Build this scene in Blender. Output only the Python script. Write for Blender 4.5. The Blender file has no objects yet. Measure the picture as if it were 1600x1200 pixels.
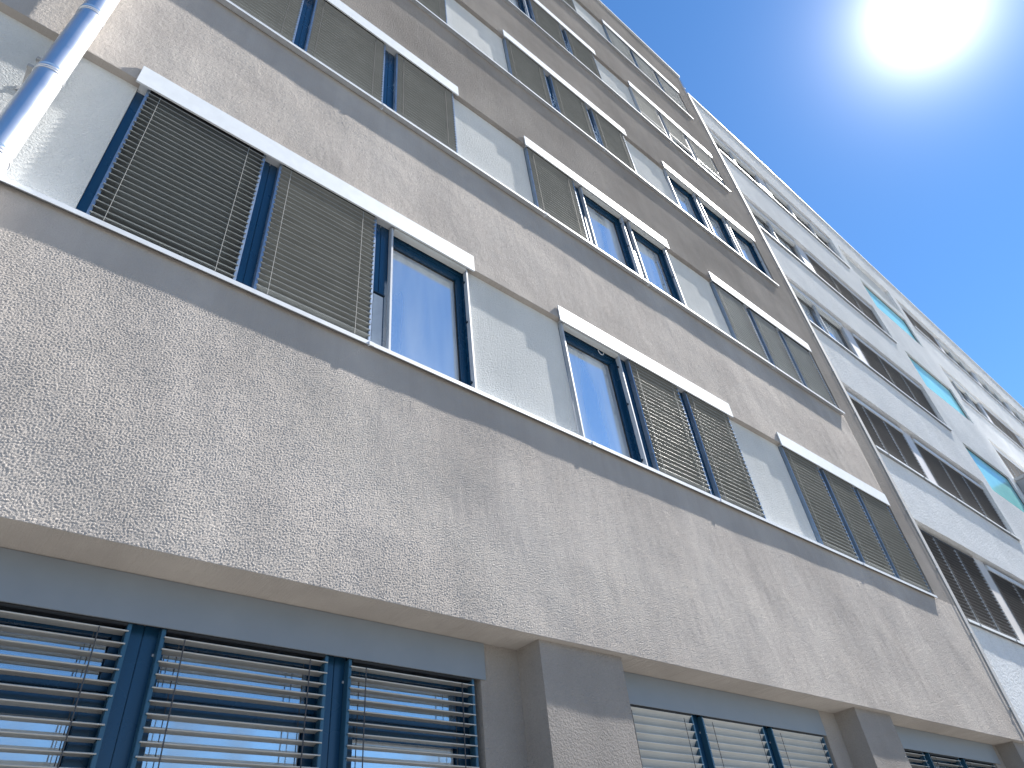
import bpy, bmesh, math, random
import numpy as np
from mathutils import Matrix, Vector, noise

random.seed(7)
scene = bpy.context.scene
COL = scene.collection

# ------------------------------------------------------------------ camera, sky, sun, exposure
cam_data = bpy.data.cameras.new('camera')
cam = bpy.data.objects.new('camera', cam_data)
COL.objects.link(cam)
cam_data.sensor_fit = 'HORIZONTAL'
cam_data.sensor_width = 36.0
cam_data.lens = 36.0 * 1077.35 / 1600.0
cam_data.clip_start = 0.05
cam_data.clip_end = 2000.0
RIGHT = Vector((0.7624104108, -0.6401150248, -0.0946046342))
DOWN = Vector((0.3589496466, 0.5402245318, -0.7610436593))
FWD = Vector((0.5384101751, 0.5462693089, 0.6417651532))
m = Matrix.Identity(4)
for r in range(3):
    m[r][0] = RIGHT[r]; m[r][1] = -DOWN[r]; m[r][2] = -FWD[r]
CAMD = 3.125                       # metres from the camera to the grey wall
m[0][3], m[1][3], m[2][3] = 0.0, -CAMD, 1.6
cam.matrix_world = m
scene.camera = cam

SUN = Vector((0.6226, -0.0990, 0.7764)).normalized()
SUN_EL = math.asin(SUN.z)
SUN_AZ = math.atan2(SUN.x, SUN.y)  # clockwise from +Y

world = bpy.data.worlds.new('World')
scene.world = world
world.use_nodes = True
wt = world.node_tree
wt.nodes.clear()
w_out = wt.nodes.new('ShaderNodeOutputWorld')
w_bg = wt.nodes.new('ShaderNodeBackground')
sky = wt.nodes.new('ShaderNodeTexSky')
sky.sky_type = 'NISHITA'
sky.sun_disc = False
sky.sun_elevation = SUN_EL
sky.sun_rotation = SUN_AZ
sky.altitude = 200
sky.air_density = 1.0
sky.dust_density = 0.0
sky.ozone_density = 4.0
hsv = wt.nodes.new('ShaderNodeHueSaturation')
hsv.inputs['Saturation'].default_value = 1.17
hsv.inputs['Value'].default_value = 0.80
wt.links.new(sky.outputs[0], hsv.inputs['Color'])
# the bright hazy ring of light round the sun itself
geo = wt.nodes.new('ShaderNodeTexCoord')
dotn = wt.nodes.new('ShaderNodeVectorMath'); dotn.operation = 'DOT_PRODUCT'
nrm = wt.nodes.new('ShaderNodeVectorMath'); nrm.operation = 'NORMALIZE'
wt.links.new(geo.outputs['Generated'], nrm.inputs[0])
wt.links.new(nrm.outputs[0], dotn.inputs[0])
dotn.inputs[1].default_value = SUN
def wmath(op, a, b=None):
    n = wt.nodes.new('ShaderNodeMath'); n.operation = op
    for i, v in enumerate((a, b)):
        if v is None: continue
        if isinstance(v, (int, float)): n.inputs[i].default_value = v
        else: wt.links.new(v, n.inputs[i])
    return n.outputs[0]
ang = wmath('ARCCOSINE', wmath('MINIMUM', dotn.outputs['Value'], 0.999999))
def lobe(width_deg, strength):
    return wmath('MULTIPLY', wmath('POWER', math.e, wmath('MULTIPLY', ang, -1.0 / math.radians(width_deg))), strength)
GLOW = [(1.45, 24.0), (3.8, 2.9)]
glow = wmath('ADD', lobe(*GLOW[0]), lobe(*GLOW[1]))
gcol = wt.nodes.new('ShaderNodeVectorMath'); gcol.operation = 'SCALE'
gcol.inputs[0].default_value = (1.0, 0.98, 0.95)
wt.links.new(glow, gcol.inputs['Scale'])
addc = wt.nodes.new('ShaderNodeVectorMath'); addc.operation = 'ADD'
wt.links.new(hsv.outputs[0], addc.inputs[0]); wt.links.new(gcol.outputs[0], addc.inputs[1])
wt.links.new(addc.outputs[0], w_bg.inputs['Color'])
w_bg.inputs['Strength'].default_value = 0.05
wt.links.new(w_bg.outputs[0], w_out.inputs[0])

sun_data = bpy.data.lights.new('sun', 'SUN')
sun_data.energy = 5.0
sun_data.angle = math.radians(0.55)
sun_data.color = (1.0, 0.95, 0.88)
sun = bpy.data.objects.new('sun', sun_data)
COL.objects.link(sun)
sun.location = (20, -20, 40)
sun.rotation_euler = SUN.to_track_quat('Z', 'Y').to_euler()

scene.view_settings.view_transform = 'Standard'
scene.view_settings.look = 'None'
scene.view_settings.gamma = 1.0
scene.view_settings.use_curve_mapping = False
scene.view_settings.exposure = 2.3
scene.cycles.max_bounces = 8
scene.cycles.diffuse_bounces = 4
scene.cycles.glossy_bounces = 4
scene.cycles.transmission_bounces = 4
scene.cycles.sample_clamp_indirect = 4.0

# ------------------------------------------------------------------ materials
def new_mat(name):
    mt = bpy.data.materials.new(name); mt.use_nodes = True
    nt = mt.node_tree; nt.nodes.clear()
    out = nt.nodes.new('ShaderNodeOutputMaterial')
    p = nt.nodes.new('ShaderNodeBsdfPrincipled')
    nt.links.new(p.outputs[0], out.inputs[0])
    return mt, nt, p, out
def N(nt, kind, **kw):
    n = nt.nodes.new(kind)
    for k, v in kw.items():
        if k in n.inputs.keys(): n.inputs[k].default_value = v
        else: setattr(n, k, v)
    return n
def math_node(nt, op, a, b=0.0):
    n = nt.nodes.new('ShaderNodeMath'); n.operation = op
    for i, v in enumerate((a, b)):
        if isinstance(v, (int, float)): n.inputs[i].default_value = v
        else: nt.links.new(v, n.inputs[i])
    return n.outputs[0]
def world_pos(nt, scale=(1, 1, 1)):
    g = nt.nodes.new('ShaderNodeNewGeometry')
    mp = nt.nodes.new('ShaderNodeMapping')
    mp.inputs['Scale'].default_value = scale
    nt.links.new(g.outputs['Position'], mp.inputs['Vector'])
    return mp.outputs[0]
def ramp(nt, fac, c0, c1, p0=0.3, p1=0.7):
    r = nt.nodes.new('ShaderNodeValToRGB')
    r.color_ramp.elements[0].position = p0; r.color_ramp.elements[1].position = p1
    r.color_ramp.elements[0].color = (*c0, 1); r.color_ramp.elements[1].color = (*c1, 1)
    nt.links.new(fac, r.inputs[0]); return r.outputs[0]
def stucco(name, c0, c1, stain=0.0, grain=100.0, depth=0.010, low=0.018, rough=0.85, streak=True, dr=0.66):
    mt, nt, p, out = new_mat(name)
    pos = world_pos(nt)
    n1 = N(nt, 'ShaderNodeTexNoise', Scale=grain, Detail=3.0, Roughness=0.6, Distortion=0.7)
    n2 = N(nt, 'ShaderNodeTexVoronoi', Scale=grain * 0.75); n2.feature = 'SMOOTH_F1'
    n3 = N(nt, 'ShaderNodeTexNoise', Scale=1.5, Detail=3.5, Roughness=0.55)
    n4 = N(nt, 'ShaderNodeTexNoise', Scale=0.7, Detail=4.0, Roughness=0.6)
    for n in (n1, n4): nt.links.new(pos, n.inputs['Vector'])
    mp3 = nt.nodes.new('ShaderNodeMapping'); mp3.inputs['Rotation'].default_value = (0, math.radians(35), 0); mp3.inputs['Scale'].default_value = (1.6, 1, 0.7)
    nt.links.new(pos, mp3.inputs['Vector']); nt.links.new(mp3.outputs[0], n3.inputs['Vector'])
    warp = N(nt, 'ShaderNodeVectorMath'); warp.operation = 'MULTIPLY_ADD'
    nw = N(nt, 'ShaderNodeTexNoise', Scale=grain * 0.5, Detail=1.0); nt.links.new(pos, nw.inputs['Vector'])
    nt.links.new(nw.outputs['Color'], warp.inputs[0]); warp.inputs[1].default_value = (0.02,) * 3
    nt.links.new(pos, warp.inputs[2]); nt.links.new(warp.outputs[0], n2.inputs['Vector'])
    h = math_node(nt, 'ADD', math_node(nt, 'MULTIPLY', n1.outputs['Fac'], 0.8), math_node(nt, 'MULTIPLY', n2.outputs['Distance'], -0.7))
    nf = N(nt, 'ShaderNodeTexNoise', Scale=grain * 2.6, Detail=2.0, Roughness=0.6); nt.links.new(pos, nf.inputs['Vector'])
    h = math_node(nt, 'ADD', h, math_node(nt, 'MULTIPLY', nf.outputs['Fac'], 0.32))
    h = math_node(nt, 'MULTIPLY', h, depth)
    h = math_node(nt, 'ADD', h, math_node(nt, 'MULTIPLY', n3.outputs['Fac'], low))
    b = nt.nodes.new('ShaderNodeBump'); b.inputs['Strength'].default_value = 1.0; b.inputs['Distance'].default_value = 1.0
    nt.links.new(h, b.inputs['Height']); nt.links.new(b.outputs[0], p.inputs['Normal'])
    # colour: large soft clouds, vertical weather streaks, fine grit
    ps = world_pos(nt, (5.0, 5.0, 0.35))
    n5 = N(nt, 'ShaderNodeTexNoise', Scale=1.0, Detail=4.0, Roughness=0.65); nt.links.new(ps, n5.inputs['Vector'])
    mixf = math_node(nt, 'ADD', math_node(nt, 'MULTIPLY', n4.outputs['Fac'], 0.55), math_node(nt, 'MULTIPLY', n5.outputs['Fac'], 0.12 if streak else 0.0))
    mixf = math_node(nt, 'ADD', mixf, math_node(nt, 'MULTIPLY', n1.outputs['Fac'], 0.2 if streak else 0.45))
    colr = ramp(nt, mixf, c0, c1, 0.36, 0.64)
    if stain:
        # rain streaks hanging from the sills and ledges
        sx = nt.nodes.new('ShaderNodeSeparateXYZ'); g2 = nt.nodes.new('ShaderNodeNewGeometry'); nt.links.new(g2.outputs['Position'], sx.inputs[0])
        ph = math_node(nt, 'FRACT', math_node(nt, 'DIVIDE', math_node(nt, 'SUBTRACT', sx.outputs['Z'], 4.985 - 3.262 * 3), 3.262))
        fade = math_node(nt, 'POWER', ph, 5.0)
        stv = N(nt, 'ShaderNodeTexNoise', Scale=1.0, Detail=3.0, Roughness=0.7); nt.links.new(world_pos(nt, (9.0, 0.0, 0.22)), stv.inputs['Vector'])
        sm = nt.nodes.new('ShaderNodeMapRange'); sm.inputs['From Min'].default_value = 0.48; sm.inputs['From Max'].default_value = 0.72
        nt.links.new(stv.outputs['Fac'], sm.inputs['Value'])
        dk = math_node(nt, 'MULTIPLY', math_node(nt, 'MULTIPLY', sm.outputs[0], fade), stain * 2.2)
        dk = math_node(nt, 'ADD', dk, math_node(nt, 'MULTIPLY', sm.outputs[0], stain * 0.35))
        mxs = nt.nodes.new('ShaderNodeMixRGB'); nt.links.new(dk, mxs.inputs[0]); nt.links.new(colr, mxs.inputs[1]); mxs.inputs[2].default_value = (0.12, 0.115, 0.11, 1)
        colr = mxs.outputs[0]
    nt.links.new(colr, p.inputs['Base Color'])
    p.inputs['Roughness'].default_value = rough
    p.inputs['Specular IOR Level'].default_value = 0.0
    p.inputs['Diffuse Roughness'].default_value = dr
    return mt
def plain(name, col, rough=0.4, metal=0.0, spec=0.5, var=0.12, nscale=14.0, bump=0.0, coat=0.0):
    mt, nt, p, out = new_mat(name)
    pos = world_pos(nt)
    n = N(nt, 'ShaderNodeTexNoise', Scale=nscale, Detail=4.0, Roughness=0.6); nt.links.new(pos, n.inputs['Vector'])
    c0 = tuple(c * (1 - var) for c in col); c1 = tuple(min(1, c * (1 + var)) for c in col)
    nt.links.new(ramp(nt, n.outputs['Fac'], c0, c1), p.inputs['Base Color'])
    rr = nt.nodes.new('ShaderNodeMapRange'); rr.inputs['To Min'].default_value = max(0.02, rough - 0.08); rr.inputs['To Max'].default_value = rough + 0.1
    nt.links.new(n.outputs['Fac'], rr.inputs['Value']); nt.links.new(rr.outputs[0], p.inputs['Roughness'])
    p.inputs['Metallic'].default_value = metal
    p.inputs['Specular IOR Level'].default_value = spec
    p.inputs['Coat Weight'].default_value = coat
    if bump:
        b = nt.nodes.new('ShaderNodeBump'); b.inputs['Distance'].default_value = bump
        nt.links.new(n.outputs['Fac'], b.inputs['Height']); nt.links.new(b.outputs[0], p.inputs['Normal'])
    return mt
def glass(name, refl, tint=(0.75, 0.85, 0.9), wave=0.0006, film=0.07):
    mt, nt, p, out = new_mat(name); nt.nodes.remove(p)
    gl = nt.nodes.new('ShaderNodeBsdfGlossy'); gl.inputs['Roughness'].default_value = 0.015
    gl.inputs['Color'].default_value = (0.86, 0.95, 1.0, 1)
    tr = nt.nodes.new('ShaderNodeBsdfTransparent'); tr.inputs['Color'].default_value = (*tint, 1)
    mx = nt.nodes.new('ShaderNodeMixShader')
    lw = nt.nodes.new('ShaderNodeLayerWeight'); lw.inputs['Blend'].default_value = 0.35
    f = nt.nodes.new('ShaderNodeMapRange'); f.inputs['To Min'].default_value = refl; f.inputs['To Max'].default_value = 1.0
    nt.links.new(lw.outputs['Fresnel'], f.inputs['Value']); nt.links.new(f.outputs[0], mx.inputs[0])
    nt.links.new(tr.outputs[0], mx.inputs[1]); nt.links.new(gl.outputs[0], mx.inputs[2])
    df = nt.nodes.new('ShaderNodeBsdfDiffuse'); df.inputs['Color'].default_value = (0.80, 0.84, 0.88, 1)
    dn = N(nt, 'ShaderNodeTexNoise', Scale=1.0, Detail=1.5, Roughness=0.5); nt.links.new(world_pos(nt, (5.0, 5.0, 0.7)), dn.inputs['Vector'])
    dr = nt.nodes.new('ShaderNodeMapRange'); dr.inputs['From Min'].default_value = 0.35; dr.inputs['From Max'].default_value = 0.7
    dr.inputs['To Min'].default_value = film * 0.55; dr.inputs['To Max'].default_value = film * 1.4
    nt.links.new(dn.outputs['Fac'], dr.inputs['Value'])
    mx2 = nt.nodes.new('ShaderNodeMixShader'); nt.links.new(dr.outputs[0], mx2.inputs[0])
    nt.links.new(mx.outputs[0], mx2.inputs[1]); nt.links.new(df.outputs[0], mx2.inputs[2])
    nt.links.new(mx2.outputs[0], out.inputs[0])
    n = N(nt, 'ShaderNodeTexNoise', Scale=1.6, Detail=1.0); nt.links.new(world_pos(nt), n.inputs['Vector'])
    b = nt.nodes.new('ShaderNodeBump'); b.inputs['Distance'].default_value = wave * 10
    nt.links.new(n.outputs['Fac'], b.inputs['Height']); nt.links.new(b.outputs[0], gl.inputs['Normal'])
    return mt

M = {
 'grey_stucco': stucco('grey_stucco', (0.285, 0.264, 0.247), (0.43, 0.398, 0.372), stain=0.045),
 'grey_stucco_near': stucco('grey_stucco_rough_coat', (0.32, 0.296, 0.276), (0.47, 0.436, 0.406), stain=0.03, grain=260.0, depth=0.0022, low=0.018, dr=0.0),
 'panel_stucco': stucco('pale_panel_stucco', (0.56, 0.575, 0.575), (0.70, 0.71, 0.705), depth=0.009, low=0.006, stain=0.10),
 'white_stucco': stucco('white_stucco', (0.68, 0.70, 0.72), (0.84, 0.855, 0.87), grain=36.0, depth=0.022, low=0.030, stain=0.05, dr=0.7),
 'white_metal': plain('white_powder_coat', (0.56, 0.59, 0.62), rough=0.55, metal=0.0, spec=0.22, var=0.04),
 'sill_metal': plain('sill_aluminium', (0.48, 0.51, 0.55), rough=0.55, metal=0.0, spec=0.25, var=0.08),
 'casing': plain('casing_grey_paint', (0.19, 0.215, 0.245), rough=0.5, var=0.05, nscale=4),
 'navy': plain('navy_frame_paint', (0.006, 0.042, 0.095), rough=0.26, spec=0.5, var=0.03, nscale=2),
 'navy_dark': plain('navy_clip_paint', (0.006, 0.018, 0.035), rough=0.4, var=0.05),  # dark paint of the small rail clips
 'rail': plain('rail_aluminium', (0.26, 0.33, 0.42), rough=0.3, metal=0.6, var=0.1),
 'rail_navy': plain('rail_navy_paint', (0.02, 0.075, 0.13), rough=0.3, spec=0.6, var=0.05),
 'rail_bright': plain('rail_bright_aluminium', (0.36, 0.39, 0.43), rough=0.5, metal=0.0, spec=0.25, var=0.08),
 'slat': plain('slat_beige_grey', (0.195, 0.208, 0.205), rough=0.32, spec=0.5, var=0.08, nscale=5),
 'slat_ground': plain('slat_warm_grey', (0.40, 0.395, 0.375), rough=0.36, spec=0.5, var=0.06, nscale=5),
 'slat_pale': plain('slat_pale_grey', (0.50, 0.51, 0.50), rough=0.4, spec=0.5, var=0.06, nscale=5),
 'slat_dark': plain('slat_charcoal', (0.10, 0.10, 0.105), rough=0.45, spec=0.4, var=0.12, nscale=5),
 'cord': plain('cord_dark', (0.05, 0.05, 0.055), rough=0.7),
 'cord_pale': plain('cord_pale', (0.26, 0.26, 0.25), rough=0.7),
 'steel': plain('stainless_steel', (0.78, 0.79, 0.81), rough=0.36, metal=1.0, var=0.02, nscale=3),
 'zinc': plain('zinc_sheet', (0.34, 0.345, 0.35), rough=0.8, metal=0.0, spec=0.08, var=0.1),
 'alu_frame': plain('light_aluminium_frame', (0.10, 0.105, 0.11), rough=0.38, metal=0.1, var=0.1),
 'pier': plain('beige_pier_panel', (0.52, 0.50, 0.49), rough=0.5, var=0.06, nscale=3),
 'cyan': plain('cyan_back_painted_glass', (0.22, 0.56, 0.57), rough=0.2, spec=0.3, var=0.10, nscale=0.6),
 'curtain': plain('curtain_cloth', (0.62, 0.64, 0.66), rough=0.9, var=0.08, nscale=6),
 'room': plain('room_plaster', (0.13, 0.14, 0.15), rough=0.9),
 'rubber': plain('black_rubber', (0.012, 0.012, 0.014), rough=0.6),
 'annex': stucco('annex_grey_render', (0.30, 0.32, 0.34), (0.38, 0.40, 0.42), grain=50, depth=0.002),
 'paving': plain('pale_concrete_paving', (0.105, 0.103, 0.10), rough=0.85, var=0.12, nscale=1.3, bump=0.01),
 'bark': plain('bark', (0.10, 0.075, 0.055), rough=0.9, var=0.3, nscale=20, bump=0.02),
 'leaf': plain('leaf_green', (0.06, 0.10, 0.03), rough=0.6, var=0.45, nscale=1.5),
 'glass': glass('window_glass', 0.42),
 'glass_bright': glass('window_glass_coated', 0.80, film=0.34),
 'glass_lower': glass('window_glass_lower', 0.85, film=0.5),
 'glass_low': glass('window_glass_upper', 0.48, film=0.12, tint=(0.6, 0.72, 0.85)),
}

# ------------------------------------------------------------------ mesh helpers
class MB:
    def __init__(s): s.v = []; s.f = []
    def box(s, x0, x1, y0, y1, z0, z1, c=0.0):
        x0, x1 = min(x0, x1), max(x0, x1); y0, y1 = min(y0, y1), max(y0, y1); z0, z1 = min(z0, z1), max(z0, z1)
        if c <= 0:
            b = len(s.v)
            s.v += [(x, y, z) for z in (z0, z1) for y in (y0, y1) for x in (x0, x1)]
            s.f += [tuple(b + i for i in q) for q in ((0, 2, 3, 1), (4, 5, 7, 6), (0, 1, 5, 4), (2, 6, 7, 3), (0, 4, 6, 2), (1, 3, 7, 5))]
            return s
        bm = bmesh.new()
        bmesh.ops.create_cube(bm, size=1)
        for v in bm.verts:
            v.co = (x0 + (v.co.x + .5) * (x1 - x0), y0 + (v.co.y + .5) * (y1 - y0), z0 + (v.co.z + .5) * (z1 - z0))
        bmesh.ops.bevel(bm, geom=list(bm.edges), offset=c, segments=2, affect='EDGES')
        s.add_bm(bm); return s
    def add_bm(s, bm):
        b = len(s.v); bm.verts.index_update()
        s.v += [tuple(v.co) for v in bm.verts]; s.f += [tuple(b + v.index for v in f.verts) for f in bm.faces]
        bm.free()
    def tube(s, pts, r, n=10, cap=True):
        pts = [Vector(p) for p in pts]; b = len(s.v); k = len(pts)
        for i, p in enumerate(pts):
            t = (pts[min(i + 1, k - 1)] - pts[max(i - 1, 0)]).normalized()
            u = t.orthogonal().normalized() if i == 0 else (u - t * u.dot(t)).normalized()
            w = t.cross(u); rr = r[i] if isinstance(r, (list, tuple)) else r
            for j in range(n):
                a = 2 * math.pi * j / n
                s.v.append(tuple(p + (u * math.cos(a) + w * math.sin(a)) * rr))
        for i in range(k - 1):
            for j in range(n):
                s.f.append((b + i * n + j, b + i * n + (j + 1) % n, b + (i + 1) * n + (j + 1) % n, b + (i + 1) * n + j))
        if cap:
            s.f.append(tuple(b + j for j in reversed(range(n)))); s.f.append(tuple(b + (k - 1) * n + j for j in range(n)))
        return s
    def prof(s, pts, x0, x1):
        """extrude the closed (y, z) profile from x0 to x1"""
        b = len(s.v); n = len(pts)
        s.v += [(x0, y, z) for y, z in pts] + [(x1, y, z) for y, z in pts]
        for i in range(n):
            j = (i + 1) % n; s.f.append((b + i, b + n + i, b + n + j, b + j))
        s.f.append(tuple(b + i for i in range(n))); s.f.append(tuple(b + n + i for i in reversed(range(n))))
        return s
    def mesh(s, name, mat, smooth=False):
        me = bpy.data.meshes.new(name); me.from_pydata(s.v, [], s.f); me.update()
        bm = bmesh.new(); bm.from_mesh(me); bmesh.ops.recalc_face_normals(bm, faces=bm.faces); bm.to_mesh(me); bm.free()
        me.materials.append(mat)
        if smooth:
            me.polygons.foreach_set('use_smooth', [True] * len(me.polygons))
            try: me.set_sharp_from_angle(angle=math.radians(40))
            except Exception: pass
        return me
def link(name, me, parent=None, loc=None):
    o = bpy.data.objects.new(name, me); COL.objects.link(o)
    if parent is not None: o.parent = parent
    if loc is not None: o.location = loc
    return o
def part(name, mb, mat, parent=None, smooth=False, loc=None):
    return link(name, mb.mesh(name, mat, smooth), parent, loc)
def bx(name, parent, mat, *b, c=0.0): return part(name, MB().box(*b, c=c), mat, parent)
def thing(name, label, cat, loc=(0, 0, 0), group=None):
    o = bpy.data.objects.new(name, None); COL.objects.link(o); o.location = loc
    o['label'] = label; o['category'] = cat
    if group: o['group'] = group
    o.empty_display_size = 0.3
    return o
def und(x, z, amp, seed=0.0):
    return amp * (noise.noise(Vector((x * 0.55 + seed, z * 0.9, 3.1))) * 1.3 + 0.6 * noise.noise(Vector((x * 2.1 + seed, z * 2.4, 9.7)))
                  + 0.25 * noise.noise(Vector((x * 6 + seed, z * 6, 1.7))))
def wall(x0, x1, z0, z1, yf, depth, holes, step, amp, seed=0.0, zstep=None):
    """one wall sheet with real thickness, slightly uneven face and openings with reveals"""
    def lines(a, b, cuts, st):
        L = sorted(set([a, b] + [c for c in cuts if a < c < b])); out = []
        for p, q in zip(L, L[1:]):
            n = max(1, int(round((q - p) / st))); out += [p + (q - p) * i / n for i in range(n)]
        return out + [b]
    xs = lines(x0, x1, [h[0] for h in holes] + [h[1] for h in holes], step)
    zs = lines(z0, z1, [h[2] for h in holes] + [h[3] for h in holes], zstep or step)
    mb = MB(); idx = {}
    def vid(i, j, back):
        k = (i, j, back)
        if k not in idx:
            idx[k] = len(mb.v); x, z = xs[i], zs[j]
            mb.v.append((x, depth, z) if back else (x, yf + und(x, z, amp, seed), z))
        return idx[k]
    nx, nz = len(xs) - 1, len(zs) - 1
    solid = [[True] * nz for _ in range(nx)]
    for i in range(nx):
        cx = (xs[i] + xs[i + 1]) / 2
        for j in range(nz):
            cz = (zs[j] + zs[j + 1]) / 2
            if any(h[0] < cx < h[1] and h[2] < cz < h[3] for h in holes): solid[i][j] = False
    S = lambda i, j: 0 <= i < nx and 0 <= j < nz and solid[i][j]
    for i in range(nx):
        for j in range(nz):
            if not solid[i][j]: continue
            mb.f.append((vid(i, j, 0), vid(i + 1, j, 0), vid(i + 1, j + 1, 0), vid(i, j + 1, 0)))
            if not S(i, j - 1): mb.f.append((vid(i, j, 0), vid(i, j, 1), vid(i + 1, j, 1), vid(i + 1, j, 0)))
            if not S(i, j + 1): mb.f.append((vid(i, j + 1, 0), vid(i + 1, j + 1, 0), vid(i + 1, j + 1, 1), vid(i, j + 1, 1)))
            if not S(i - 1, j): mb.f.append((vid(i, j, 0), vid(i, j + 1, 0), vid(i, j + 1, 1), vid(i, j, 1)))
            if not S(i + 1, j): mb.f.append((vid(i + 1, j, 0), vid(i + 1, j, 1), vid(i + 1, j + 1, 1), vid(i + 1, j + 1, 0)))
    return mb
def raw_part(name, mb, mat, parent):
    me = bpy.data.meshes.new(name); me.from_pydata(mb.v, [], mb.f); me.update(); me.materials.append(mat)
    return link(name, me, parent)

# ------------------------------------------------------------------ blinds and windows
SLAT_W = 0.060
def slat_profile(tilt, w=SLAT_W, th=0.0009, bead=0.0030, sag=0.004):
    """closed (y, z) outline of a curved slat with rolled edges; tilt lifts the outer edge"""
    top, bot = [], []
    n = 4
    for i in range(n + 1):
        t = i / n * 2 - 1
        y = t * w / 2; z = sag * (1 - t * t)
        top.append((y, z + th / 2)); bot.append((y, z - th / 2))
    left = []
    for i in range(7):
        q = math.radians(100 + i * 190 / 6)      # round nose from the top round to the underside
        left.append((-w / 2 - bead * 0.7 + bead * 1.15 * math.cos(q), bead * 1.15 * math.sin(q)))
    right = [(w / 2 + bead * 0.8, 0.0)]
    pts = left[::-1] + top + right + bot[::-1]
    a = math.radians(tilt); c, s = math.cos(a), math.sin(a)
    # outer edge (negative y) goes up when tilt > 0
    return [(y * c + z * s, -y * s + z * c) for y, z in pts]
slat_cache = {}
def slat_mesh(w, tilt, mat):
    k = (round(w, 3), tilt, mat)
    if k not in slat_cache:
        slat_cache[k] = MB().prof(slat_profile(tilt), 0, w).mesh('slat', M[mat], smooth=False)
    return slat_cache[k]

def blind(bld, x0, x1, z0, z1, y, tilt=12, pitch=0.0545, single=True, mat='slat', rail='rail', cordm='cord_pale', cords=(0.09, 0.135),
          zvis=None, label=None, rails=(True, True), seamlight=False):
    """x0..x1 outside of the guide rails; slats hang from z1 to z0"""
    rw = 0.020
    head = part('blind', MB().box(x0 + rw, x1 - rw, y - 0.028, y + 0.028, z1 - 0.004, z1 + 0.03, c=0.003), M['rubber'], bld)
    if label: head['label'] = label
    sx0, sx1 = x0 + rw * 0.55, x1 - rw * 0.55
    n = int((z1 - z0 - 0.02) / pitch)
    zs = [z1 - 0.030 - i * pitch for i in range(n)]
    joined = MB(); jn = 0
    rnd = random.Random(int(x0 * 977 + z0 * 131))
    for i, z in enumerate(zs):
        jit = rnd.uniform(-0.0012, 0.0012); dx = rnd.uniform(-0.003, 0.003)
        if single and (zvis is None or z > zvis):
            o = link('slat', slat_mesh(sx1 - sx0, tilt, mat), head, (sx0 + dx, y, z + jit))
            o.rotation_euler = (rnd.uniform(-0.03, 0.03), 0, 0)
        else:
            joined.prof([(py + y, pz + z + jit) for py, pz in slat_profile(tilt + rnd.uniform(-2, 2))], sx0 + dx, sx1 + dx); jn += 1
    if jn:
        if single:
            st = part('slat_stack', joined, M[mat], head); st['kind'] = 'stuff'
        else:
            part('slats', joined, M[mat], head)
    bx('bottom_rail', head, M[mat], sx0, sx1, y - 0.026, y + 0.026, z0 + 0.004, z0 + 0.02, c=0.003)
    if rails[0]: bx('guide_rail', head, M[rail], x0, x0 + rw, y - 0.022, y + 0.026, z0, z1 + 0.01, c=0.002)
    if rails[1]: bx('guide_rail', head, M[rail], x1 - rw, x1, y - 0.022, y + 0.026, z0, z1 + 0.01, c=0.002)
    cw = 0.0026 if mat == 'slat_ground' else 0.0015
    for cx in (x0 + cords[0], x1 - cords[1]):
        part('ladder_cord', MB().box(cx - cw, cx + cw, y - 0.0385, y - 0.0350, z0 + 0.02, z1 - 0.03)
             .box(cx - 0.0018, cx + 0.0018, y + 0.0350, y + 0.0385, z0 + 0.02, z1 - 0.03), M[cordm], head)
    return head

def curtain(parent, x0, x1, y, z0, z1, open_mid=False):
    def sheet(a, b):
        n = max(6, int((b - a) / 0.03)); mb = MB()
        for i in range(n + 1):
            x = a + (b - a) * i / n; yy = y + 0.022 * math.sin(x * 63 + z0) + 0.01 * math.sin(x * 23)
            mb.v += [(x, yy, z0), (x, yy, z1), (x, yy + 0.004, z0), (x, yy + 0.004, z1)]
        for i in range(n):
            q = i * 4; mb.f += [(q, q + 4, q + 5, q + 1), (q + 2, q + 3, q + 7, q + 6)]
        part('curtain', mb, M['curtain'], parent, smooth=True)
    if open_mid:
        sheet(x0, x0 + (x1 - x0) * 0.24); sheet(x1 - (x1 - x0) * 0.28, x1)
    else:
        sheet(x0, x1)

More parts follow.
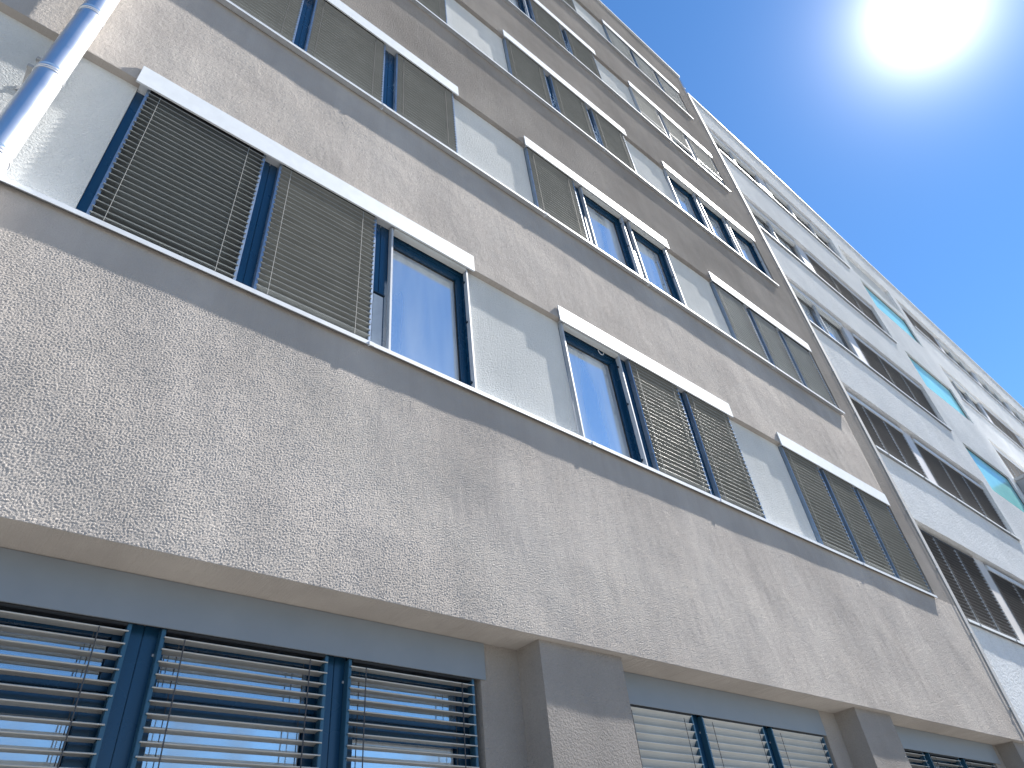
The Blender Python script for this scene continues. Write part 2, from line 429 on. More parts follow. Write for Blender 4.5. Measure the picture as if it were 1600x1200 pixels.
def bay(bld, win, x0, x1, z0, z1, yg, frame_mat, glass_mat, detail=True, sash=0.058, curtain_mode=1, transom=None, lowside=0.0):
    """one light of a window: sash frame, rubber gasket and pane; yg is the plane of the pane"""
    def ring(a, b, c, d, w, y0, y1, ch=0.003):
        mb = MB()
        mb.box(a, a + w, y0, y1, c, d, c=ch); mb.box(b - w, b, y0, y1, c, d, c=ch)
        mb.box(a + w, b - w, y0 + 0.0005, y1, c, c + w, c=ch); mb.box(a + w, b - w, y0 + 0.0005, y1, d - w, d, c=ch)
        return mb
    if transom is None:
        part('sash', ring(x0, x1, z0, z1, sash, yg - 0.035, yg + 0.03, 0.003 if detail else 0.0), M[frame_mat], win)
        if detail:
            part('gasket', ring(x0 + sash, x1 - sash, z0 + sash, z1 - sash, 0.007, yg - 0.010, yg + 0.006, 0.0), M['rubber'], win)
        bx('pane', win, M[glass_mat], x0 + sash - 0.004, x1 - sash + 0.004, yg, yg + 0.012, z0 + sash - 0.004, z1 - sash + 0.004)
    else:
        t0, t1 = transom
        part('sash', ring(x0, x1, t1 - 0.03, z1, 0.04, yg - 0.035, yg + 0.03), M[frame_mat], win)
        part('sash', ring(x0, x1, z0, t0 + 0.03, 0.05 + lowside, yg - 0.050, yg + 0.03), M[frame_mat], win)
        bx('transom', win, M[frame_mat], x0, x1, yg - 0.03, yg + 0.03, t0 + 0.032, t1 - 0.032, c=0.003)
        bx('pane', win, M['glass_low'], x0 + 0.045, x1 - 0.045, yg, yg + 0.012, t1 + 0.01, z1 - 0.045)
        bx('pane', win, M['glass_lower'], x0 + 0.06 + lowside, x1 - 0.06 - lowside, yg - 0.012, yg, z0 + 0.06, t0 - 0.02 - lowside)
    if curtain_mode: curtain(win, x0 + 0.03, x1 - 0.03, yg + 0.14, z0 + 0.05, z1 - 0.02, curtain_mode == 2)

# ------------------------------------------------------------------ ground
g = MB()
g.v = [(-300, -300, 0), (300, -300, 0), (300, 300, 0), (-300, 300, 0)]; g.f = [(0, 1, 2, 3)]
ground = raw_part('ground', g, M['paving'], None); ground['kind'] = 'structure'

# ------------------------------------------------------------------ GREY BUILDING
PITCH = 3.262
Z_SILL = [4.985 + PITCH * k for k in range(5)]       # underside of the window strips
Z_HEAD = [6.506 + PITCH * k for k in range(5)]       # lower edge of the wall band above
X_END = 11.588
ROOF = 21.30
grey = thing('office_building', 'brownish grey rendered office block with rows of white-boxed blinds on the left', 'building', (0, 0, 0))
holes = [(-6.5, 10.925, Z_SILL[k], Z_HEAD[k]) for k in range(5)]
w = wall(-6.4, X_END, Z_SILL[0], ROOF, 0.0, 0.62, [(-9, 10.925, Z_SILL[0] - 1, Z_SILL[1])] + [(-9, 10.925, Z_SILL[k], Z_HEAD[k]) for k in range(1, 5)], 0.10, 0.0042)
raw_part('wall', w, M['grey_stucco'], grey)

def rough_height(nx, nz, cell, wl, seed):
    """band-limited random relief of a rough plaster coat, unit deviation"""
    rs = np.random.RandomState(seed)
    f = np.fft.rfft2(rs.randn(nx, nz))
    kx = np.fft.fftfreq(nx, cell)[:, None]; kz = np.fft.rfftfreq(nz, cell)[None, :]
    k = np.sqrt(kx * kx + kz * kz); k0 = 1.0 / wl
    f *= np.exp(-((k - k0) / (0.55 * k0)) ** 2) + 0.35 * np.exp(-((k - 2.2 * k0) / (0.6 * k0)) ** 2)
    h = np.fft.irfft2(f, s=(nx, nz)); h /= h.std()
    return np.tanh(h * 0.9) / 0.68
def rough_band(name, xs, zs, depth, amp, wl, mat, parent, seed, fade_x):
    xs = np.array(xs); zs = np.array(zs); nx, nz = len(xs), len(zs)
    cell = 0.003
    H = rough_height(int((xs[-1] - xs[0]) / cell) + 8, int((zs[-1] - zs[0]) / cell) + 8, cell, wl, seed)
    def bil(A, u, v):
        i = np.clip(u.astype(int), 0, A.shape[0] - 2)[:, None]; j = np.clip(v.astype(int), 0, A.shape[1] - 2)[None, :]
        a = u[:, None] - i; b = v[None, :] - j
        return (A[i, j] * (1 - a) + A[i + 1, j] * a) * (1 - b) + (A[i, j + 1] * (1 - a) + A[i + 1, j + 1] * a) * b
    cx = np.arange(xs[0], xs[-1] + 0.2, 0.1); cz = np.arange(zs[0], zs[-1] + 0.2, 0.1)
    U = np.array([[und(a, b, 0.0042) for b in cz] for a in cx])
    y = bil(U, (xs - xs[0]) / 0.1, (zs - zs[0]) / 0.1)
    ramp_ = np.clip((fade_x - xs) / 2.5, 0, 1)[:, None]
    y -= bil(H, (xs - xs[0]) / cell, (zs - zs[0]) / cell) * amp * ramp_
    co = np.zeros((nx, nz, 3)); co[:, :, 0] = xs[:, None]; co[:, :, 1] = y; co[:, :, 2] = zs[None, :]
    front = co.reshape(-1, 3)
    # back rim so that the band is a solid slab
    rim = np.concatenate([np.arange(nx) * nz, (nx - 1) * nz + np.arange(1, nz), np.arange(nx - 2, -1, -1) * nz + nz - 1, np.arange(nz - 2, 0, -1)])
    back = front[rim].copy(); back[:, 1] = depth
    verts = np.concatenate([front, back]); nb = len(front); m_ = len(rim)
    i, j = np.meshgrid(np.arange(nx - 1), np.arange(nz - 1), indexing='ij')
    a = (i * nz + j).ravel()
    quads = np.stack([a, a + nz, a + nz + 1, a + 1], 1)
    r2 = np.roll(rim, -1); q = np.arange(m_); q2 = np.roll(q, -1)
    side = np.stack([rim, nb + q, nb + q2, r2], 1)
    F = np.concatenate([quads, side]).astype(np.int32)
    me = bpy.data.meshes.new(name)
    me.vertices.add(len(verts)); me.vertices.foreach_set('co', verts.astype(np.float32).ravel())
    me.loops.add(F.size); me.loops.foreach_set('vertex_index', F.ravel())
    me.polygons.add(len(F)); me.polygons.foreach_set('loop_start', np.arange(0, F.size, 4, dtype=np.int32))
    me.update(calc_edges=True); me.materials.append(mat)
    return link(name, me, parent)
def fan(x0, x1, h0, ang):
    xs = [x0]
    while xs[-1] < x1:
        st = ang * math.sqrt(h0 * h0 + xs[-1] ** 2) if xs[-1] > -1.7 else 0.1
        xs.append(xs[-1] + st)
    xs[-1] = x1
    return xs
rough_band('wall', fan(-6.4, X_END, 3.9, 0.00105), list(np.linspace(3.17, Z_SILL[0], 420)), 0.62, 0.00110, 0.0125, M['grey_stucco_near'], grey, 5, 13.0)
rough_band('wall', fan(-6.4, 10.925, 6.4, 0.00135), list(np.linspace(Z_HEAD[0], Z_SILL[1], 200)), 0.62, 0.00110, 0.017, M['grey_stucco_near'], grey, 6, 13.0)
bx('roof_cap', grey, M['white_metal'], -6.4, X_END + 0.03, -0.045, 0.66, ROOF + 0.002, ROOF + 0.07, c=0.004)
bx('building_core', grey, M['room'], -6.4, X_END - 0.05, 1.6, 12.0, 0.02, ROOF - 0.3)
bx('end_wall', grey, M['grey_stucco'], X_END - 0.048, X_END - 0.002, 0.625, 12.0, 3.0, ROOF - 0.1)
for k in range(-1, 5):                                # floor slabs between the rooms
    zt = (Z_SILL[k] if k >= 0 else Z_SILL[0] - PITCH)
    if k >= 0: bx('floor_slab', grey, M['room'], -6.38, X_END - 0.06, 0.63, 1.595, zt - 1.0, zt - 0.25)

OPEN = [(-4.155, -1.305), (-0.140, 2.711), (3.878, 6.727), (7.890, 10.922)]
BAYS = [[(-4.09, -3.245), (-3.115, -2.265), (-2.135, -1.36)],
        [(-0.085, 0.778), (0.892, 1.752), (1.898, 2.706)],
        [(3.884, 4.745), (4.885, 5.735), (5.870, 6.715)],
        [(7.900, 8.800), (8.925, 9.790), (9.890, 10.875)]]
PY = 0.058
# infill panels between the windows
for k in range(5):
    for a, b in ((-6.38, -4.155), (-1.305, -0.140), (2.711, 3.878), (6.727, 7.890)):
        pw = wall(a + 0.001, b - 0.001, Z_SILL[k] + 0.001, Z_HEAD[k] - 0.001, PY, 0.30, [], 0.16, 0.0035, seed=5.0 + a)
        raw_part('infill_panel', pw, M['panel_stucco'], grey)
# window kinds: per floor, per window, per bay
#  b blind closed / g open window / h blind half lowered ; tilt and slat colour follow
B1 = ('b', -14, 'slat'); B2 = ('b', 30, 'slat'); BD = ('b', 42, 'slat'); BL = ('b', -35, 'slat_pale'); G = ('g',); H = ('h', 45, 'slat_pale')
PLAN = [
 [(B1, B1, B1), (B1, B2, G), (G, B2, B2), (B2, B2, B2)],
 [(B2, B2, B2), (BD, BD, BD), (BD, G, G), (BL, BL, BL)],
 [(B2, B2, B2), (BD, BD, BD), (BD, BD, BD), (G, G, G)],
 [(B2, B2, B2), (BD, BD, BD), (G, BD, BD), (H, H, H)],
 [(B2, B2, B2), (BD, BD, G), (BD, BD, BD), (BL, BL, BL)],
]
SILL_P = [0.036, 0.060, 0.055, 0.055, 0.055]
for k in range(5):
    zs, zh = Z_SILL[k], Z_HEAD[k]
    # sill of folded metal in lengths, joints between
    p = SILL_P[k]
    cuts = [-6.38, -2.30, 1.735, 3.945, 5.80, 8.75, 10.865]
    for a, b in zip(cuts, cuts[1:]):
        mb = MB()
        mb.prof([(-p, zs - 0.024), (-p, zs + 0.012), (0.16, zs + 0.030), (0.16, zs + 0.022), (-p + 0.004, zs + 0.006), (-p + 0.004, zs - 0.024)],
                a + 0.003, b - 0.003)
        part('sill', mb, M['sill_metal'], grey)
    for jx in cuts[1:-1]:
        bx('sill_clip', grey, M['sill_metal'], jx - 0.02, jx + 0.02, -p - 0.004, -p + 0.0, zs - 0.026, zs + 0.010)
    for wi in range(4):
        a, b = OPEN[wi]
        z0, z1 = zs + 0.034, zh - 0.002
        bay_list = BAYS[wi]
        # cassette in front of the wall over the whole window
        bx('blind_box', grey, M['white_metal'], a - 0.028, b + 0.055 if wi < 3 else b - 0.01, -0.020, -0.0045, zh - 0.040, zh + 0.172, c=0.002)
        part('blind_box_back', MB().box(a + 0.002, b - 0.002, -0.004, 0.066, zh - 0.012, zh - 0.003)
             .box(a + 0.002, b - 0.002, 0.0662, 0.075, zh - 0.030, zh - 0.003), M['white_metal'], grey)
        # frame: jambs, head, bottom, two wide posts with a groove
        mb = MB()
        yf, yb = 0.070, 0.150
        mb.box(a + 0.001, bay_list[0][0] + 0.012, yf, yb, z0, z1, c=0.002)
        mb.box(bay_list[2][1] - 0.012, b - 0.001, yf, yb, z0, z1, c=0.002)
        mb.box(a + 0.06, b - 0.02, yf + 0.012, yb, z1 - 0.075, z1 - 0.001, c=0.002)
        mb.box(a + 0.06, b - 0.02, yf + 0.020, yb, z0, z0 + 0.045, c=0.002)
        win = part('window', mb, M['navy'], grey)
        for i in range(2):
            pa, pb = bay_list[i][1] - 0.014, bay_list[i + 1][0] + 0.014
            mid = (pa + pb) / 2
            part('post', MB().box(pa, mid - 0.002, yf - 0.006, yb + 0.01, z0, z1 - 0.004, c=0.002)
                 .box(mid + 0.002, pb, yf - 0.006, yb + 0.01, z0, z1 - 0.004, c=0.002)
                 .box(mid - 0.002, mid + 0.002, yf + 0.002, yb, z0, z1 - 0.006), M['navy'], win)
        for i, (s0, s1) in enumerate(bay_list):
            cfg = PLAN[k][wi][i]
            near = (k == 0 and wi > 0)
            left = s0 + 0.012; right = s1 - 0.012
            bay(grey, win, left, right, z0 + 0.040, z1 - 0.070, 0.135, 'navy', 'glass_bright' if cfg[0] == 'g' else 'glass',
                detail=near or cfg[0] == 'g', curtain_mode=(1 if (i + k) % 2 else 2) if cfg[0] != 'b' else 0)
            if cfg[0] == 'b':
                blind(grey, s0, s1, z0 + 0.002, z1 - 0.030, 0.034, tilt=cfg[1], mat=cfg[2], single=near,
                      cordm='cord_pale' if near else 'cord', rail='rail')
            else:
                rl = part('raised_blind', MB().box(s0 + 0.022, s1 - 0.022, 0.002, 0.062, zh - 0.062, zh - 0.014, c=0.004), M['slat_pale'], grey)
                for rx in (s0, s1 - 0.02):
                    bx('guide_rail', rl, M['rail_bright'], rx, rx + 0.020, 0.012, 0.058, z0, zh - 0.016, c=0.002)
                    for cz in (z0 + 0.10, z0 + 0.78, z1 - 0.20):
                        bx('rail_clip', rl, M['navy_dark'], rx + (0.02 if rx == s0 else -0.016), rx + (0.036 if rx == s0 else 0.0), 0.036, 0.056, cz, cz + 0.018, c=0.002)
                if cfg[0] == 'h':
                    hh = z0 + (0.42, 0.62, 0.5)[i]
                    blind(grey, s0 + 0.001, s1 - 0.001, hh, z1 - 0.05, 0.036, tilt=cfg[1], mat=cfg[2], single=False, cordm='cord', rails=(False, False))
# small pull loop at the head of the open window in the middle of the first floor
hook = MB(); pts = []
for i in range(13):
    a = math.pi * (1 + i / 12); pts.append((4.50 + 0.040 * math.cos(a), 0.060, 6.435 + 0.045 * math.sin(a)))
hook.tube(pts, 0.004, 6)
part('pull_loop', hook, M['white_metal'], grey, smooth=True)
# pale strip added on the first window's post to stand for its sunlit lower part
bx('lit_post_strip', grey, M['rail_bright'], 1.775, 1.862, 0.048, 0.062, Z_SILL[0] + 0.06, Z_SILL[0] + 0.62, c=0.003)
for zz in (Z_SILL[0] + 0.05, Z_SILL[0] + 0.63):  # dark bars at both ends of the added sunlit strip
    bx('rail_clip', grey, M['navy_dark'], 1.765, 1.872, 0.040, 0.060, zz, zz + 0.016, c=0.002)

# ground floor: recessed back wall, pilasters, casings, windows
GY = 0.27
gb = MB()
GW = [(-0.13, 2.765), (3.93, 6.85), (7.96, 10.93)]
segs = [-6.4] + [v for pr in GW for v in pr] + [X_END]
lw = wall(-6.4, X_END, 0.0, 3.168, GY, 0.60, [(a, b, 0.90, 2.97) for a, b in GW], 0.2, 0.003, seed=11)
raw_part('ground_floor_wall', lw, M['grey_stucco'], grey)
for a, b in ((-1.08, -0.26), (3.085, 3.862), (7.150, 7.885), (11.22, X_END - 0.002)):
    pl = wall(a, b, 0.0, 3.171, 0.052, GY + 0.02, [], 0.10, 0.0035, seed=a)
    raw_part('pilaster', pl, M['grey_stucco'], grey)
GBAYS = [[(-0.100, 0.765), (0.895, 1.748), (1.868, 2.722)],
         [(3.990, 4.850), (4.965, 5.815), (5.935, 6.800)],
         [(8.040, 8.885), (9.020, 9.825), (9.965, 10.870)]]
GT = [((0, 'slat_ground'), (1, 'slat_ground'), (-2, 'slat_ground')), ((50, 'slat_pale'),) * 3, ((6, 'slat_ground'), (3, 'slat_ground'), (5, 'slat_ground'))]
for wi, (a, b) in enumerate(GW):
    z0, z1 = 0.93, 2.965
    ca = a - 0.12 if wi == 0 else (3.868 if wi == 1 else 7.891)
    cb = (2.800, 6.835, 11.08)[wi]
    bx('casing', grey, M['casing'], ca, cb, GY - 0.012, GY - 0.002, 2.943, 3.166, c=0.0015)
    mb = MB(); yf, yb = GY + 0.07, GY + 0.17
    bl = GBAYS[wi]
    mb.box(a + 0.001, bl[0][0] + 0.014, yf, yb, z0, z1, c=0.002)
    mb.box(bl[2][1] - 0.014, b - 0.001, yf, yb, z0, z1, c=0.002)
    mb.box(a + 0.05, b - 0.05, yf + 0.004, yb, z1 - 0.022, z1, c=0.002)
    mb.box(a + 0.05, b - 0.05, yf + 0.004, yb, z0, z0 + 0.05, c=0.002)
    win = part('window', mb, M['navy'], grey)
    for i in range(2):
        pa, pb = bl[i][1] - 0.014, bl[i + 1][0] + 0.014
        mid = (pa + pb) / 2
        part('post', MB().box(pa, mid - 0.0015, yf - 0.012, yb, z0, z1, c=0.002).box(mid + 0.0015, pb, yf - 0.012, yb, z0, z1, c=0.002)
             .box(mid - 0.0015, mid + 0.0015, yf - 0.004, yb - 0.01, z0, z1), M['navy'], win)
        bx('rail_clip', win, M['rail_bright'], pb - 0.022, pb - 0.010, yf - 0.020, yf - 0.012, 2.83, 2.842, c=0.002)
    bx('window_sill', win, M['sill_metal'], a + 0.002, b - 0.002, GY - 0.03, yb, z0 - 0.025, z0 - 0.003, c=0.002)
    for i, (s0, s1) in enumerate(bl):
        t, mt = GT[wi][i]
        bay(grey, win, s0 + 0.012, s1 - 0.012, z0 + 0.05, z1 - 0.020, GY + 0.13, 'navy', 'glass', transom=(2.615, 2.70),
            lowside=(0.045, 0.0, 0.025)[i], curtain_mode=0)
        blind(grey, s0, s1, z0 + 0.02, z1 - 0.030, GY + 0.030, tilt=t, mat=mt, pitch=0.0555, single=True, cordm='cord', zvis=(2.28, 2.28, 2.5)[wi], rail='rail_navy',
              cords=((0.13, 0.135), (0.105, 0.110), (0.10, 0.105))[i])

# ------------------------------------------------------------------ WHITE BUILDING
YW = 0.030
K = 1 + YW / CAMD
fx = lambda x: x * K
fz = lambda z: 1.6 + (z - 1.6) * K
X_FAR = 74.0
W_ROOF = fz(20.20)
WS = [fz(v) for v in (4.78, 7.86, 10.98, 14.10, 17.38)]
WH = [fz(v) for v in (6.52, 9.47, 12.58, 15.68, 18.98)]
white = thing('office_building', 'white rendered office block with bare aluminium windows and cyan glass panels beyond the grey block', 'building', (0, 0, 0))
# two window strips per floor: a short one by the seam, then a long run of bays past the cyan stair windows
NB2 = 13
STRIPS = [(11.69, 18.62, [(11.70, 14.36), (14.82, 18.60)]),
          (23.20, 23.20 + 3.66 * NB2 - 0.30, [(23.22 + 3.66 * i, 23.22 + 3.66 * i + 3.32) for i in range(NB2)])]
CYANS = ((6.25, 7.62), (9.42, 10.88), (12.78, 14.18), (15.98, 17.32))
holes = []
for a_, b_, _ in STRIPS:
    for k in range(5): holes.append((fx(a_), fx(b_), WS[k], WH[k]))
for a_, b_ in CYANS: holes.append((fx(19.18), fx(22.42), fz(a_), fz(b_)))
holes.append((fx(19.08), fx(22.72), fz(17.62), WH[4]))
w = wall(X_END + 0.004, X_FAR, 0.0, W_ROOF, YW, 0.60, holes, 0.24, 0.006, seed=21)
raw_part('wall', w, M['white_stucco'], white)
bx('roof_cap', white, M['white_metal'], X_END + 0.05, X_FAR, YW - 0.05, 0.66, W_ROOF + 0.002, W_ROOF + 0.06, c=0.004)
bx('building_core', white, M['room'], X_END + 0.05, X_FAR, 1.6, 12.0, 0.02, W_ROOF - 0.3)
bx('end_wall', white, M['white_stucco'], X_FAR - 0.05, X_FAR - 0.002, 0.62, 12.0, 0.02, W_ROOF - 0.1)
for k in range(5):
    bx('floor_slab', white, M['room'], X_END + 0.06, X_FAR - 0.06, 0.61, 1.595, WS[k] - 1.0, WS[k] - 0.2)
# expansion joint: zinc cover strip down the seam of the two buildings
part('joint_cover', MB().box(X_END + 0.030, X_END + 0.165, -0.012, YW - 0.008, 3.2, W_ROOF - 0.02, c=0.003)
     .box(X_END + 0.005, X_END + 0.028, 0.018, YW + 0.03, 3.2, W_ROOF), M['zinc'], white)
WK = {0: ('bb', 'bbb'), 1: ('bb', 'bbg'), 2: ('gb', 'bgb'), 3: ('gb', 'gbgb'), 4: ('gg', 'bggg')}
YR = YW + 0.125      # plane of the blinds
for n, (xa, xb, blist) in enumerate(STRIPS):
    for k in range(5):
        z0, z1 = WS[k] + 0.02, WH[k]
        bays2 = [(fx(p_), fx(q_)) for p_, q_ in blist]
        for (u0, u1), (v0, v1) in zip(bays2, bays2[1:]):   # piers between the bays, set back in the strip
            bx('pier', white, M['pier'], u1 + 0.001, v0 - 0.001, YW + 0.085, 0.5, WS[k] + 0.03, z1 - 0.002, c=0.003)
        m_ = MB()
        a_, b_ = fx(xa) + 0.004, fx(xb) - 0.004
        m_.prof([(YW - 0.05, z0 - 0.03), (YW - 0.05, z0 + 0.012), (YR + 0.2, z0 + 0.040), (YR + 0.2, z0 + 0.030), (YW - 0.045, z0 + 0.004), (YW - 0.045, z0 - 0.03)], a_ - 0.02, b_ + 0.02)
        part('sill', m_, M['white_metal'] if k <= 1 else M['sill_metal'], white)
        if k <= 1 and n == 0:
            for q in range(5):
                qx = fx(12.1 + 1.45 * q)
                bx('sill_clip', white, M['zinc'], qx, qx + 0.02, YW - 0.058, YW - 0.051, z0 - 0.032, z0 + 0.014)
        for bi, (s0, s1) in enumerate(bays2):
            if n == 1 and k < 2 and bi > 3: continue
            kind = WK[k][n][bi % len(WK[k][n])]
            far = n == 1 and bi > 6
            zz0 = z0 + 0.045
            nb = 3
            if kind == 'g': nb = 2 if (bi == 0 and n == 0) else 3
            if far: nb = 2
            mb = MB(); yf = YR + 0.05
            mb.box(s0 + 0.002, s0 + 0.05, yf, yf + 0.07, zz0, z1 - 0.002); mb.box(s1 - 0.05, s1 - 0.002, yf, yf + 0.07, zz0, z1 - 0.002)
            mb.box(s0 + 0.05, s1 - 0.05, yf + 0.003, yf + 0.07, z1 - 0.15, z1 - 0.002); mb.box(s0 + 0.05, s1 - 0.05, yf + 0.003, yf + 0.07, zz0, zz0 + 0.05)
            win = part('window', mb, M['alu_frame'], white)
            # box of the blinds under the lintel
            ctop = z1 - (0.12 if k == 1 else 0.08)
            if not (k == 0 and bi == 0 and n == 0):
                bx('blind_box', white, M['white_metal'], s0 + 0.04, s1 - 0.04, YW + 0.055, YR + 0.045, ctop - 0.10, ctop, c=0.003)
            bw = (s1 - s0 - 0.06) / nb
            for i in range(nb):
                b0 = s0 + 0.03 + bw * i; b1 = b0 + bw
                if i: bx('mullion', win, M['alu_frame'], b0 - 0.03, b0 + 0.03, yf - 0.006, yf + 0.07, zz0 + 0.01, z1 - 0.21, c=0.002 if n == 0 else 0)
                if kind == 'g':
                    bay(white, win, b0 + 0.04, b1 - 0.04, zz0 + 0.03, z1 - 0.17, yf + 0.03, 'alu_frame', 'glass_bright', detail=False, curtain_mode=0)
                    rb = bx('raised_blind', white, M['slat_pale'], b0 + 0.03, b1 - 0.03, YR - 0.03, YR + 0.02, ctop - 0.145, ctop - 0.103, c=0.004)
                    bx('guide_rail', rb, M['rail_bright'], b0 + 0.008, b0 + 0.026, YR - 0.045, YR + 0.0, zz0, ctop - 0.135)
                    bx('guide_rail', rb, M['rail_bright'], b1 - 0.026, b1 - 0.008, YR - 0.045, YR + 0.0, zz0, ctop - 0.135)
                else:
                    bx('pane', win, M['glass'], b0 + 0.03, b1 - 0.03, yf + 0.03, yf + 0.04, zz0 + 0.03, z1 - 0.22)
                    top = ctop - 0.11 if not (k == 0 and bi == 0 and n == 0) else z1 - 0.10
                    if n == 0:
                        blind(white, b0, b1, zz0, top, YR - 0.02, tilt=22 if k == 0 else 35, mat='slat_dark', pitch=0.072 if k else 0.066, single=False, cordm='cord_pale', rail='rail_bright' if i else 'zinc', cords=(0.03, 0.03))
                    else:
                        # far off: still slats, a little coarser
                        blind(white, b0, b1, zz0, top, YR - 0.02, tilt=40, mat='slat_dark', pitch=0.085 if bi < 4 else 0.11, single=False, cordm='cord_pale', rail='rail_bright', cords=(0.03, 0.03))
if True:
    o = 0
    for (a, b) in CYANS:
        x0_, x1_ = fx(19.18 + o), fx(22.42 + o); za, zb = fz(a), fz(b)
        gw = part('stair_window', MB().box(x0_ + 0.002, x0_ + 0.03, YW + 0.045, YW + 0.12, za, zb).box(x1_ - 0.03, x1_ - 0.002, YW + 0.045, YW + 0.12, za, zb)
                  .box(x0_ + 0.03, x1_ - 0.03, YW + 0.045, YW + 0.12, za, za + 0.03).box(x0_ + 0.03, x1_ - 0.03, YW + 0.045, YW + 0.12, zb - 0.03, zb), M['alu_frame'], white)
        xm = (x0_ + x1_) / 2
        bx('cyan_pane', gw, M['cyan'], x0_ + 0.032, xm - 0.004, YW + 0.062, YW + 0.075, za + 0.032, zb - 0.032)
        bx('cyan_pane', gw, M['cyan'], xm + 0.004, x1_ - 0.032, YW + 0.062, YW + 0.075, za + 0.032, zb - 0.032)
    x0_, x1_ = fx(19.08 + o), fx(22.72 + o)
    pw = wall(x0_ + 0.002, x1_ - 0.002, fz(17.62) + 0.002, WH[4] - 0.002, YW + 0.10, 0.4, [], 0.3, 0.004, seed=3)
    raw_part('infill_panel', pw, M['panel_stucco'], white)

# ------------------------------------------------------------------ low wing standing out from the white building
wing = thing('building_wing', 'grey flat-topped wing projecting forward at the right edge of the photo', 'building', (fx(23.0), -4, 0))
wx = fx(22.98); wz = fz(11.02)
aw = part('wall', MB().box(0, 6, -2.0, 4.0 + YW - 0.012, 0.004, wz - 0.10), M['annex'], wing)
part('roof_cap', MB().box(-0.03, 6.03, -2.03, 4.0 + YW - 0.012, wz - 0.098, wz, c=0.003), M['zinc'], wing)
wing.location = (wx, -4, 0)

# ------------------------------------------------------------------ conductor rod along the seam
rod = thing('lightning_conductor', 'thin metal conductor rod clipped down the seam between the grey and the white building', 'conductor', (X_END - 0.012, -0.02, 0))
part('rod', MB().tube([(0, 0, 0.0), (0, 0, 7.0), (0, 0, 14.0), (0, 0, ROOF + 0.05)], 0.0055, 8), M['zinc'], rod, smooth=True)
for i in range(21):
    z = 0.6 + i * 1.0
    clip = MB().box(-0.016, 0.030, -0.010, 0.012, z - 0.011, z + 0.011, c=0.002)
    part('clip', clip, M['sill_metal'], rod)

# ------------------------------------------------------------------ flue pipe
PX, PYY, PR = -0.545, -0.125, 0.0775
flue = thing('flue_pipe', 'shiny stainless steel flue pipe running up the wall at the top left', 'pipe', (PX, PYY, 0))
SEGZ = [0.0, 0.76, 1.61, 2.46, 3.31, 4.16, 5.01, 5.86, 6.69, 7.54, 8.39, 9.24, 10.1, 11.8, 13.5, 15.2, 16.9, 18.6, 20.3, 22.2]
for a, b in zip(SEGZ, SEGZ[1:]):
    part('pipe_segment', MB().tube([(0, 0, a + 0.002), (0, 0, b - 0.002)], PR, 64), M['steel'], flue, smooth=True)
for z in SEGZ[1:-1]:
    mb = MB()
    prof = [(-0.030, 0.001), (-0.027, 0.004), (-0.020, 0.004), (-0.017, 0.0015), (-0.009, 0.0015), (-0.006, 0.0045), (0.006, 0.0045), (0.009, 0.0015), (0.017, 0.0015), (0.020, 0.004), (0.027, 0.004), (0.030, 0.001)]
    mb.tube([(0, 0, z + p_[0]) for p_ in prof], [PR + p_[1] for p_ in prof], 64, cap=False)
    part('collar', mb, M['steel'], flue, smooth=True)
for z in (6.13, 3.6, 8.9):
    part('seam_ring', MB().tube([(0, 0, z - 0.004), (0, 0, z), (0, 0, z + 0.004)], [PR + 0.0004, PR + 0.0016, PR + 0.0004], 64, cap=False), M['steel'], flue, smooth=True)
for z in (3.30, 5.86, 8.39, 11.8, 15.2, 18.6):
    back = (PY if any(Z_SILL[k] < z < Z_HEAD[k] for k in range(5)) else 0.0) - PYY - 0.001
    mb = MB().box(-PR - 0.035, -PR + 0.008, -0.012, 0.012, z - 0.014, z + 0.014, c=0.003)
    mb.box(-PR - 0.032, -PR - 0.008, 0.010, back, z - 0.006, z + 0.006, c=0.002)
    mb.box(-PR - 0.055, -PR + 0.015, back - 0.006, back, z - 0.025, z + 0.025, c=0.002)
    part('wall_bracket', mb, M['zinc'], flue)
part('fixing_bolt', MB().box(-0.135, -0.105, PY - PYY - 0.022, PY - PYY + 0.004, 6.205, 6.235, c=0.003), M['zinc'], flue)

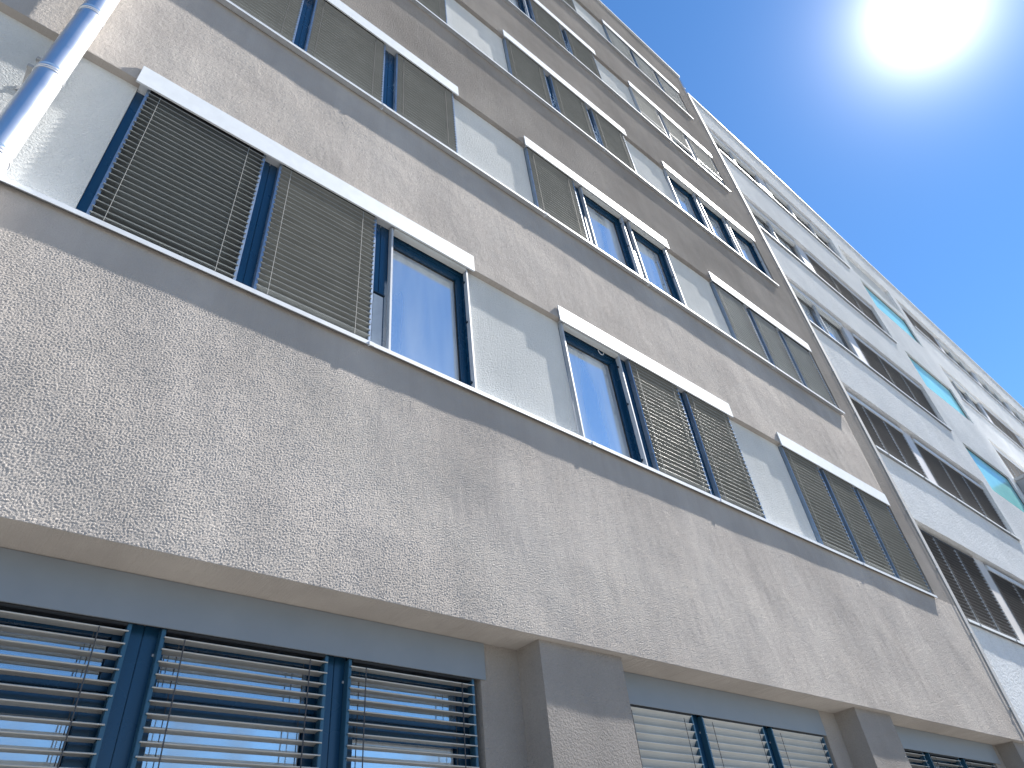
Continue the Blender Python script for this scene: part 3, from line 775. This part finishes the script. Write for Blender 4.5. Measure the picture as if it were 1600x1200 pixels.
# ------------------------------------------------------------------ trees across the street, seen as reflections in the ground floor
def tree(x, y, h, label, seed):
    rnd = random.Random(seed)
    t = thing('tree', label, 'tree', (x, y, 0), 'trees across the street')
    mb = MB().tube([(0, 0, 0), (0.05, 0.02, h * 0.25), (-0.04, 0.05, h * 0.5), (0.03, 0, h * 0.8)], [0.17, 0.14, 0.10, 0.04], 10)
    for i in range(7):
        a = i * 2.4; z0 = h * (0.3 + 0.07 * i); L = h * 0.27
        mb.tube([(0, 0, z0), (math.cos(a) * L * 0.5, math.sin(a) * L * 0.5, z0 + L * 0.35), (math.cos(a) * L, math.sin(a) * L, z0 + L * 0.8)], [0.06, 0.04, 0.015], 6)
    part('trunk', mb, M['bark'], t, smooth=True)
    lf = MB()
    clumps = []
    for i in range(46):
        while True:
            p = Vector((rnd.uniform(-1, 1), rnd.uniform(-1, 1), rnd.uniform(-1, 1)))
            if 0.35 < p.length < 1: break
        clumps.append((Vector((p.x * h * 0.30, p.y * h * 0.30, h * 0.66 + p.z * h * 0.31)), h * rnd.uniform(0.05, 0.10)))
    for c, r in clumps:
        for j in range(60):
            d = Vector((rnd.gauss(0, 1), rnd.gauss(0, 1), rnd.gauss(0, 1))).normalized() * r * rnd.uniform(0.3, 1.15)
            q = c + d; s = rnd.uniform(0.05, 0.10)
            u = Vector((rnd.gauss(0, 1), rnd.gauss(0, 1), rnd.gauss(0, 1))).normalized(); v = u.orthogonal().normalized()
            b = len(lf.v); lf.v += [tuple(q - u * s), tuple(q + v * s * 0.5), tuple(q + u * s), tuple(q - v * s * 0.5)]; lf.f.append((b, b + 1, b + 2, b + 3))
    me = bpy.data.meshes.new('crown'); me.from_pydata(lf.v, [], lf.f); me.materials.append(M['leaf'])
    link('crown', me, t)
tree(17.5, -18.0, 7.9, 'green tree across the street mirrored in the nearest ground floor window', 3)
tree(50.0, -16.0, 9.5, 'tall green tree across the street mirrored in the far ground floor window', 4)
tree(57.0, -19.0, 8.2, 'smaller green tree farthest along the street, mirrored in the far ground floor window', 5)
